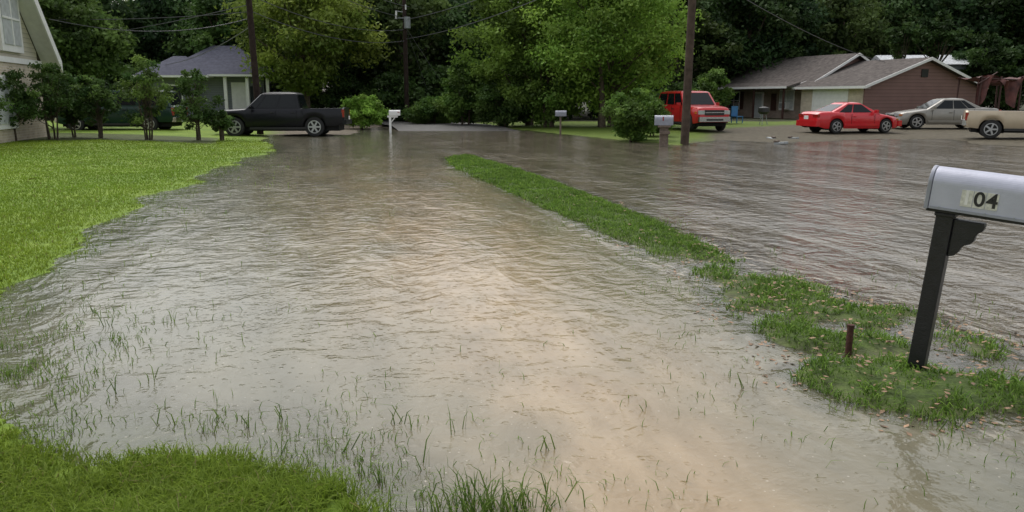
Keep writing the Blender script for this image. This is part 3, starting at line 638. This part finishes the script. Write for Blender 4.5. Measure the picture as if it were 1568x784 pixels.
paint('paint_black',(.005,.0055,.009),.0,.12,.3); paint('paint_red',(.58,.012,.020),.05); paint('paint_darkred',(.46,.014,.016),.1,.5); paint('paint_silver',(.27,.255,.225),.5,.4); paint('paint_beige',(.47,.39,.28),.25,.4); paint('paint_green',(.010,.034,.024),.1,.2,.3)
PU=dict(L=5.75,W=1.95,wr=.42,wheels=(.98,4.45),top=[(0,.92),(.08,1.04),(.5,1.12),(1.5,1.18),(1.75,1.20),(3.85,1.20),(3.9,1.20),(5.75,1.22)],bed=(3.92,5.67,.78),cab=(1.42,2.15,3.72,3.88,.90,.76,1.2,1.90),side=[(.07,.19),(.22,.56),(.60,.94)],doors=[1.75,2.8,3.7,3.90],handles=[2.65,3.55],bot=[(0,.45),(.3,.42),(5.35,.46),(5.75,.54)],bump='chrome',bz=.6,bh=.22,hl=(.88,.2,.34),tl=(1.0,.34,.14),gr=(.86,.26),pz=.8)
BK=dict(PU,paint='paint_black',bump='paint_black',rimf=.68,spk=6)
X,Y,_=wd(434,203,36.0); vehicle('black_pickup_truck',X,Y,183,BK)
BG=dict(PU,paint='paint_beige',L=5.2,wheels=(.9,4.28),bed=(3.0,5.12,.72),top=[(0,.84),(.1,.94),(.5,1.0),(1.4,1.05),(2.95,1.06),(3.0,1.06),(5.2,1.07)],cab=(1.35,1.95,2.8,2.98,.86,.74,1.06,1.70),side=[(.08,.52),(.58,.90)],doors=[1.6,2.7,3.0],handles=[2.55],bot=[(0,.42),(.3,.36),(4.8,.4),(5.2,.46)],tl=(.86,.3,.10),hl=(.78,.18,.34),gr=(.76,.2),wr=.37)
X,Y,_=wd(1588,215,31.5); vehicle('beige_pickup_truck',X,Y,-27,BG)
SUV=dict(L=4.6,W=1.85,wr=.38,wheels=(.85,3.5),top=[(0,.92),(.1,1.04),(.6,1.10),(1.3,1.15),(1.6,1.16),(4.5,1.16),(4.6,1.12)],cab=(1.3,1.9,4.3,4.55,.86,.73,1.16,1.82),side=[(.06,.30),(.33,.58),(.62,.94)],doors=[1.6,2.55,3.4],handles=[2.4,3.25],bump='chrome',bz=.55,bh=.22,hl=(.86,.18,.30),tl=(.95,.35,.12),gr=(.85,.24),bot=[(0,.42),(.3,.36),(4.3,.38),(4.6,.46)])
X,Y,_=wd(1057,203,38.5); vehicle('red_suv',X,Y,284,dict(SUV,paint='paint_darkred'))
X,Y,_=wd(190,196,38.5); vehicle('dark_green_suv',X,Y,182,dict(SUV,paint='paint_green',L=5.5,W=1.98,wheels=(.95,4.35),top=[(0,.94),(.12,1.06),(.6,1.14),(1.3,1.18),(1.6,1.2),(5.4,1.2),(5.5,1.14)],cab=(1.45,2.1,5.1,5.42,.92,.79,1.2,1.92)),z=.1)
CP=dict(L=4.35,W=1.72,wr=.31,wheels=(.85,3.42),paint='paint_red',top=[(0,.58),(.06,.64),(.3,.70),(.8,.79),(1.2,.85),(1.5,.89),(2.4,.90),(3.3,.93),(3.7,.95),(4.2,.92),(4.35,.82)],cab=(1.15,2.0,2.85,3.85,.80,.58,.91,1.36),side=[(.14,.55),(.58,.84)],doors=[1.5,2.7],handles=[2.55],hk='paint_red',bump='paint_red',bz=.42,bh=.26,hl=(.62,.12,.36),tl=(.78,.14,.36),gr=(.55,.08),bot=[(0,.26),(.35,.2),(4.0,.22),(4.35,.34)],pz=.7,rocker='paint_red',rimf=.7,wp=[(0,.66),(.12,.8),(.4,.94),(.8,1),(3.4,1),(4.0,.96),(4.25,.88),(4.35,.80)])
X,Y,_=wd(1299,205,36.8); vehicle('red_coupe',X,Y,14,CP)
SD=dict(CP,L=4.8,W=1.82,wr=.33,wheels=(.95,3.7),paint='paint_silver',bump='paint_silver',hk='paint_silver',rocker='paint_silver',top=[(0,.60),(.06,.68),(.4,.78),(1.2,.90),(1.5,.94),(2.4,.95),(3.6,.99),(4.0,1.0),(4.65,.96),(4.8,.86)],cab=(1.3,2.1,3.2,4.15,.84,.64,.95,1.45),side=[(.13,.44),(.46,.70),(.72,.86)],doors=[1.6,2.6,3.5],handles=[2.45,3.35],hl=(.68,.13,.36),tl=(.84,.16,.42),gr=(.62,.11),wp=[(0,.68),(.12,.82),(.45,.95),(.9,1),(3.8,1),(4.4,.96),(4.7,.88),(4.8,.80)],bot=[(0,.26),(.35,.2),(4.4,.22),(4.8,.34)])
X,Y,_=wd(1439,203,39.5); vehicle('silver_sedan',X,Y,174,SD)
# ---------------- brick house
C=Vector((21.9,50,0)); th=math.radians(66); d1=Vector((-math.cos(th),math.sin(th),0))
e=empty('brick_house',C,(0,0,math.atan2(d1.y,d1.x)))
def gable(e,pre,x0,x1,y0,y1,hw_,rise,wallk,gablek,roofk,ov=.45):
    mb=MB(); ym=(y0+y1)/2
    mb.box(((x0+x1)/2,ym,(hw_-.3)/2),(x1-x0,y1-y0,hw_+.3),wallk); mb.obj(pre+'walls',e)
    mb=MB(); mb.extr([(y0,hw_+.001),(y1,hw_+.001),(ym,hw_+rise)],x0+.002,x1-.002,gablek); mb.obj(pre+'gable',e)
    sl=rise/((y1-y0)/2); yo0,yo1=y0-ov,y1+ov; zo=hw_-ov*sl
    mb=MB()
    for ya in (yo0,yo1):
        mb.extr([(ya,zo+.03),(ym,hw_+rise+.03),(ym,hw_+rise+.13),(ya,zo+.13)],x0-ov,x1+ov,roofk)
    mb.obj(pre+'roof',e)
    mb=MB()
    for ya in (yo0,yo1):
        s=1 if ya>ym else -1
        for xa in (x0-ov-.045,x1+ov+.005):
            mb.extr([(ya+s*.03,zo-.05),(ym,hw_+rise-.04),(ym,hw_+rise+.14),(ya+s*.03,zo+.13)],xa,xa+.04,'white')
        mb.box(((x0+x1)/2,ya+s*.025,zo+.035),(x1-x0+2*ov,.04,.16),'white')
    for ya,yw in((yo0,y0),(yo1,y1)): mb.box(((x0+x1)/2,(ya+yw)/2,zo-.02),(x1-x0+2*ov-.02,ov-.02,.02),'white')
    mb.obj(pre+'fascia',e)
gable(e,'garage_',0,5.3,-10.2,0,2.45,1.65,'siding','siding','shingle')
mb=MB(); mb.box((2.66,.035,1.22),(5.2,.06,2.4),'brick2'); mb.obj('garage_front',e)
mb=MB(); mb.box((2.7,.08,1.08),(2.75,.04,2.16),'white')
for i in range(4): mb.box((2.7,.104,.28+i*.53),(2.6,.01,.43),'white')
mb.box((2.7,.09,2.2),(3.0,.05,.12),'white'); mb.box((1.26,.09,1.1),(.12,.05,2.2),'white'); mb.box((4.14,.09,1.1),(.12,.05,2.2),'white'); mb.obj('garage_door',e,bevel=.01)
gable(e,'main_',5.4,15.2,-8.6,-.6,2.62,2.0,'brick','siding','shingle',ov=.5)
mb=MB()
def wdw(x,y,z,w,h,sh=True,k='win'):
    mb.box((x,y+.03,z),(w+.14,.06,h+.14),'white'); mb.box((x,y+.065,z),(w,.02,h),k); mb.box((x,y+.08,z),(w,.02,.04),'white'); mb.box((x,y+.081,z),(.04,.02,h),'white')
    if sh:
        for s in(-1,1): mb.box((x+s*(w/2+.28),y+.03,z),(.36,.05,h+.1),'shut')
wdw(7.3,-.6,1.55,1.3,1.3,False,'winw'); wdw(12.9,-.6,1.5,1.1,1.2)
mb.box((7.3,-.4,1.15),(.7,.4,.45),'white'); mb.box((7.3,-.19,1.15),(.6,.02,.35),'steel')
mb.box((10.2,-.56,1.05),(1.05,.08,2.15),'white'); mb.box((10.2,-.51,1.15),(.8,.03,1.7),'winw'); 
mb.box((8.6,-.56,1.4),(.5,.06,1.2),'shut')
mb.obj('windows_and_door',e)
mb=MB()
for x in (6.2,9.2,12,14.9): mb.box((x,.75,1.3),(.11,.11,2.2),'shut')
mb.box((10.5,.1,.0),(9.4,1.3,.2),'wood'); mb.extr([(-.1,2.62),(1.1,2.38),(1.1,2.46),(-.1,2.76)],5.6,15.5,'shingle'); mb.box((10.55,1.12,2.4),(9.9,.04,.14),'white'); mb.obj('porch',e)
mb=MB(); mb.box((-.03,-5.1,3.25),(.04,.6,.5),'trim'); mb.obj('gable_vent',e)
X,Y,_=wd(1128,190,47); e2=empty('lawn_chair',(X,Y,hz(X,Y)+.0),(0,0,.5)); mb=MB(); mb.box((0,0,.4),(.5,.5,.05),'blue'); mb.box((0,.24,.7),(.5,.05,.6),'blue')
for a in(-.22,.22):
    for b_ in(-.22,.22): mb.box((a,b_,.2),(.04,.04,.36),'blue')
mb.obj('frame',e2)
X,Y,_=wd(1168,192,45); e2=empty('patio_grill',(X,Y,hz(X,Y))); mb=MB(); mb.tube([(0,0,.6),(0,0,.72),(0,0,.95),(0,0,1.02)],[.2,.32,.3,.08],'trim',14)
for a in(0,2.1,4.2): mb.tube([(.25*math.cos(a),.25*math.sin(a),0),(.12*math.cos(a),.12*math.sin(a),.65)],[.02,.02],'steel',6)
mb.obj('kettle',e2)
for (u,v,w_) in((1196,221,.5),(1180,214,.35),(1215,214,.4)):
    X,Y=gp(u,v); mb=MB(); mb.box((0,0,.04),(w_,.2,.1),'steel'); mb.box((w_*.3,.05,.121),(w_*.4,.15,.06),'wood'); mb.obj('storm_debris',None,(X,Y,.0),(0,.1,u),bevel=.02)
# tarp canopy: tube frame with ragged brown cover
X,Y,_=wd(1508,190,44); e2=empty('tarp_canopy',(X,Y,hz(X,Y)),(0,0,.2))
mb=MB()
for a in(-1.3,0,1.3):
    for b_ in(-.8,.8): mb.tube([(a,b_,0),(a*.95,b_,2.6)],[.05,.05],'shut',8)
for b_ in(-.8,.8): mb.tube([(-1.3,b_,2.5),(1.3,b_,2.4)],[.045,.045],'shut',8)
mb.tube([(-1.5,-.9,2.2),(-.4,-.9,2.8)],[.035,.035],'shut',8); mb.obj('frame',e2)
def cloth(f,nu,nv,name):
    V=[];Fq=[]
    for j in range(nv):
        for i in range(nu): V.append(f(i/(nu-1),j/(nv-1)))
    for j in range(nv-1):
        for i in range(nu-1): Fq.append((j*nu+i,j*nu+i+1,(j+1)*nu+i+1,(j+1)*nu+i))
    mb=MB(); mb.v=V; mb.f=Fq; mb.m=[mb.mi('tarp')]*len(Fq); mb.obj(name,e2,smooth=True)
cloth(lambda s,t:(-1.4+2.8*s,-.85+.16*math.sin(s*19+t*2)+.05*math.sin(s*47),2.5+.16*math.sin(s*7)-t*(.25+1.2*max(0,math.sin(s*9.1+1))**1.5+.1*math.sin(s*41))),60,14,'tarp_side')
cloth(lambda s,t:(-1.45+2.9*s,-.85+1.7*t,2.5+.16*math.sin(s*7)*(1-t)-.28*math.sin(math.pi*t)*math.sin(math.pi*s)+.05*math.sin(s*21+t*9)),30,16,'tarp_top')
e=empty('sky_gap_standin',wd(1405,100,61)[:2]+(0,),(0,0,-.1)); mb=MB(); mb.box((0,0,2.0),(5.4,4,4.1),'siding3'); mb.extr([(-2.4,4.07),(2.4,4.07),(0,4.85)],-3.1,3.1,'skygap'); mb.obj('standin_body',e)  # added shed shape, its pale roof stands in for bright sky gaps
# ---------------- grey hip house
def hip(mb,cx,cy,lx_,ly,z,rise,k,ridge):
    a,b_=lx_/2,ly/2; r=ridge/2
    B=[(cx-a,cy-b_,z),(cx+a,cy-b_,z),(cx+a,cy+b_,z),(cx-a,cy+b_,z)]; T=[(cx-r,cy,z+rise),(cx+r,cy,z+rise)]
    mb.poly([B[0],B[1],T[1],T[0]],k);mb.poly([B[1],B[2],T[1]],k);mb.poly([B[2],B[3],T[0],T[1]],k);mb.poly([B[3],B[0],T[0]],k); mb.box((cx,cy,z-.07),(lx_,ly,.13),'white')
X,Y,_=wd(325,150,54); e=empty('grey_house',(X,Y,.4),(0,0,.12))
mb=MB(); mb.box((0,2,1.2),(7.0,5,2.98),'siding3'); mb.box((-2.2,.5,1.19),(3,3,2.8),'siding3'); mb.obj('walls',e)
mb=MB(); hip(mb,.6,1.8,7.4,7.0,2.8,2.0,'shingle2',1.6); hip(mb,-2.0,.4,4.6,4.8,2.72,1.3,'shingle2',.8); mb.obj('roof',e)
mb=MB()
for x in(1.2,2.6,3.9): mb.box((x,-1.3,1.3),(.2,.2,2.7),'white')
mb.box((-2.2,-1.02,1.5),(1.2,.05,1.3),'white'); mb.box((-2.2,-1.05,1.5),(1.05,.05,1.1),'win'); mb.box((1.9,-.53,1.3),(1,.05,2.0),'white'); mb.box((3,-.53,1.5),(.8,.06,1.1),'win'); mb.obj('columns_and_windows',e)
# ---------------- left house: gable end faces the road
P0=Vector((-18.15,31,-.3)); dn=Vector((.24,-.97,0)).normalized()
e=empty('beige_house',P0,(0,0,math.atan2(dn.y,dn.x))); e.scale=(1.18,1.18,1.18)
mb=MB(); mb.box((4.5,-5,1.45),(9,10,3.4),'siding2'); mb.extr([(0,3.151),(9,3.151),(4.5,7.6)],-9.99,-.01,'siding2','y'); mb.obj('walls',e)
mb=MB(); mb.box((4.5,.03,1.15),(9.04,.07,3.1),'brick2'); mb.box((-.03,-5,1.15),(.07,10,3.1),'brick2'); mb.obj('brick_skirt',e)
mb=MB()
for q in(-.6,9.6):
    mb.extr([(q,2.70),(4.5,7.65),(4.5,7.80),(q,2.85)],-10.3,.5,'shingle','y')
mb.obj('roof',e)
mb=MB()
for q in(-.62,9.62):
    mb.extr([(q,2.50),(4.5,7.45),(4.5,7.82),(q,2.87)],.502,.56,'white','y')
    mb.extr([(q,2.62),(4.5,7.57),(4.5,7.62),(q,2.67)],.0,.50,'white','y')
mb.box((-.62,-4.9,2.72),(.04,10.6,.22),'white'); mb.box((4.5,.08,2.76),(9.2,.06,.16),'white')
mb.box((2.35,.06,3.95),(1.75,.1,1.9),'white'); mb.box((2.35,.12,3.95),(1.35,.03,1.5),'winw'); mb.box((2.35,.14,3.95),(.08,.03,1.55),'white'); mb.box((2.35,.145,3.95),(1.4,.03,.06),'white')
mb.box((3.6,.09,1.55),(1.6,.1,1.5),'white'); mb.box((3.6,.15,1.55),(1.3,.03,1.2),'winw')
mb.obj('trim_and_windows',e)
# ---------------- world, sun, camera
w=bpy.data.worlds.new('World'); sc.world=w; w.use_nodes=True; nt=w.node_tree; nt.nodes.clear()
el,az=math.radians(60),math.radians(-25)
sk=nt.nodes.new('ShaderNodeTexSky'); sk.sky_type='NISHITA'; sk.sun_disc=False; sk.sun_elevation=el; sk.sun_rotation=az; sk.dust_density=5; sk.air_density=1.6
hs=nt.nodes.new('ShaderNodeHueSaturation'); hs.inputs['Saturation'].default_value=.24; hs.inputs['Value'].default_value=1.4
bg=nt.nodes.new('ShaderNodeBackground'); bg.inputs['Strength'].default_value=.145; wo=nt.nodes.new('ShaderNodeOutputWorld')
nt.links.new(sk.outputs[0],hs.inputs['Color']); nt.links.new(hs.outputs[0],bg.inputs['Color']); nt.links.new(bg.outputs[0],wo.inputs['Surface'])
ld=bpy.data.lights.new('sun','SUN'); ld.energy=.5; ld.angle=math.radians(60); ld.color=(1,.99,.97)
lo=bpy.data.objects.new('sun',ld); link(lo)
sdv=Vector((math.sin(az)*math.cos(el),math.cos(az)*math.cos(el),math.sin(el))); lo.rotation_euler=sdv.to_track_quat('Z','Y').to_euler(); lo.location=(0,0,30)
cam=bpy.data.cameras.new('camera'); co=bpy.data.objects.new('camera',cam); link(co); co.location=(0,0,CH); co.rotation_euler=(math.pi/2-PT,0,0)
cam.sensor_width=36; cam.lens=F/1568*36; cam.clip_end=800; cam.clip_start=.05; sc.camera=co
sc.view_settings.view_transform='Standard'; sc.view_settings.look='None'; sc.view_settings.exposure=0
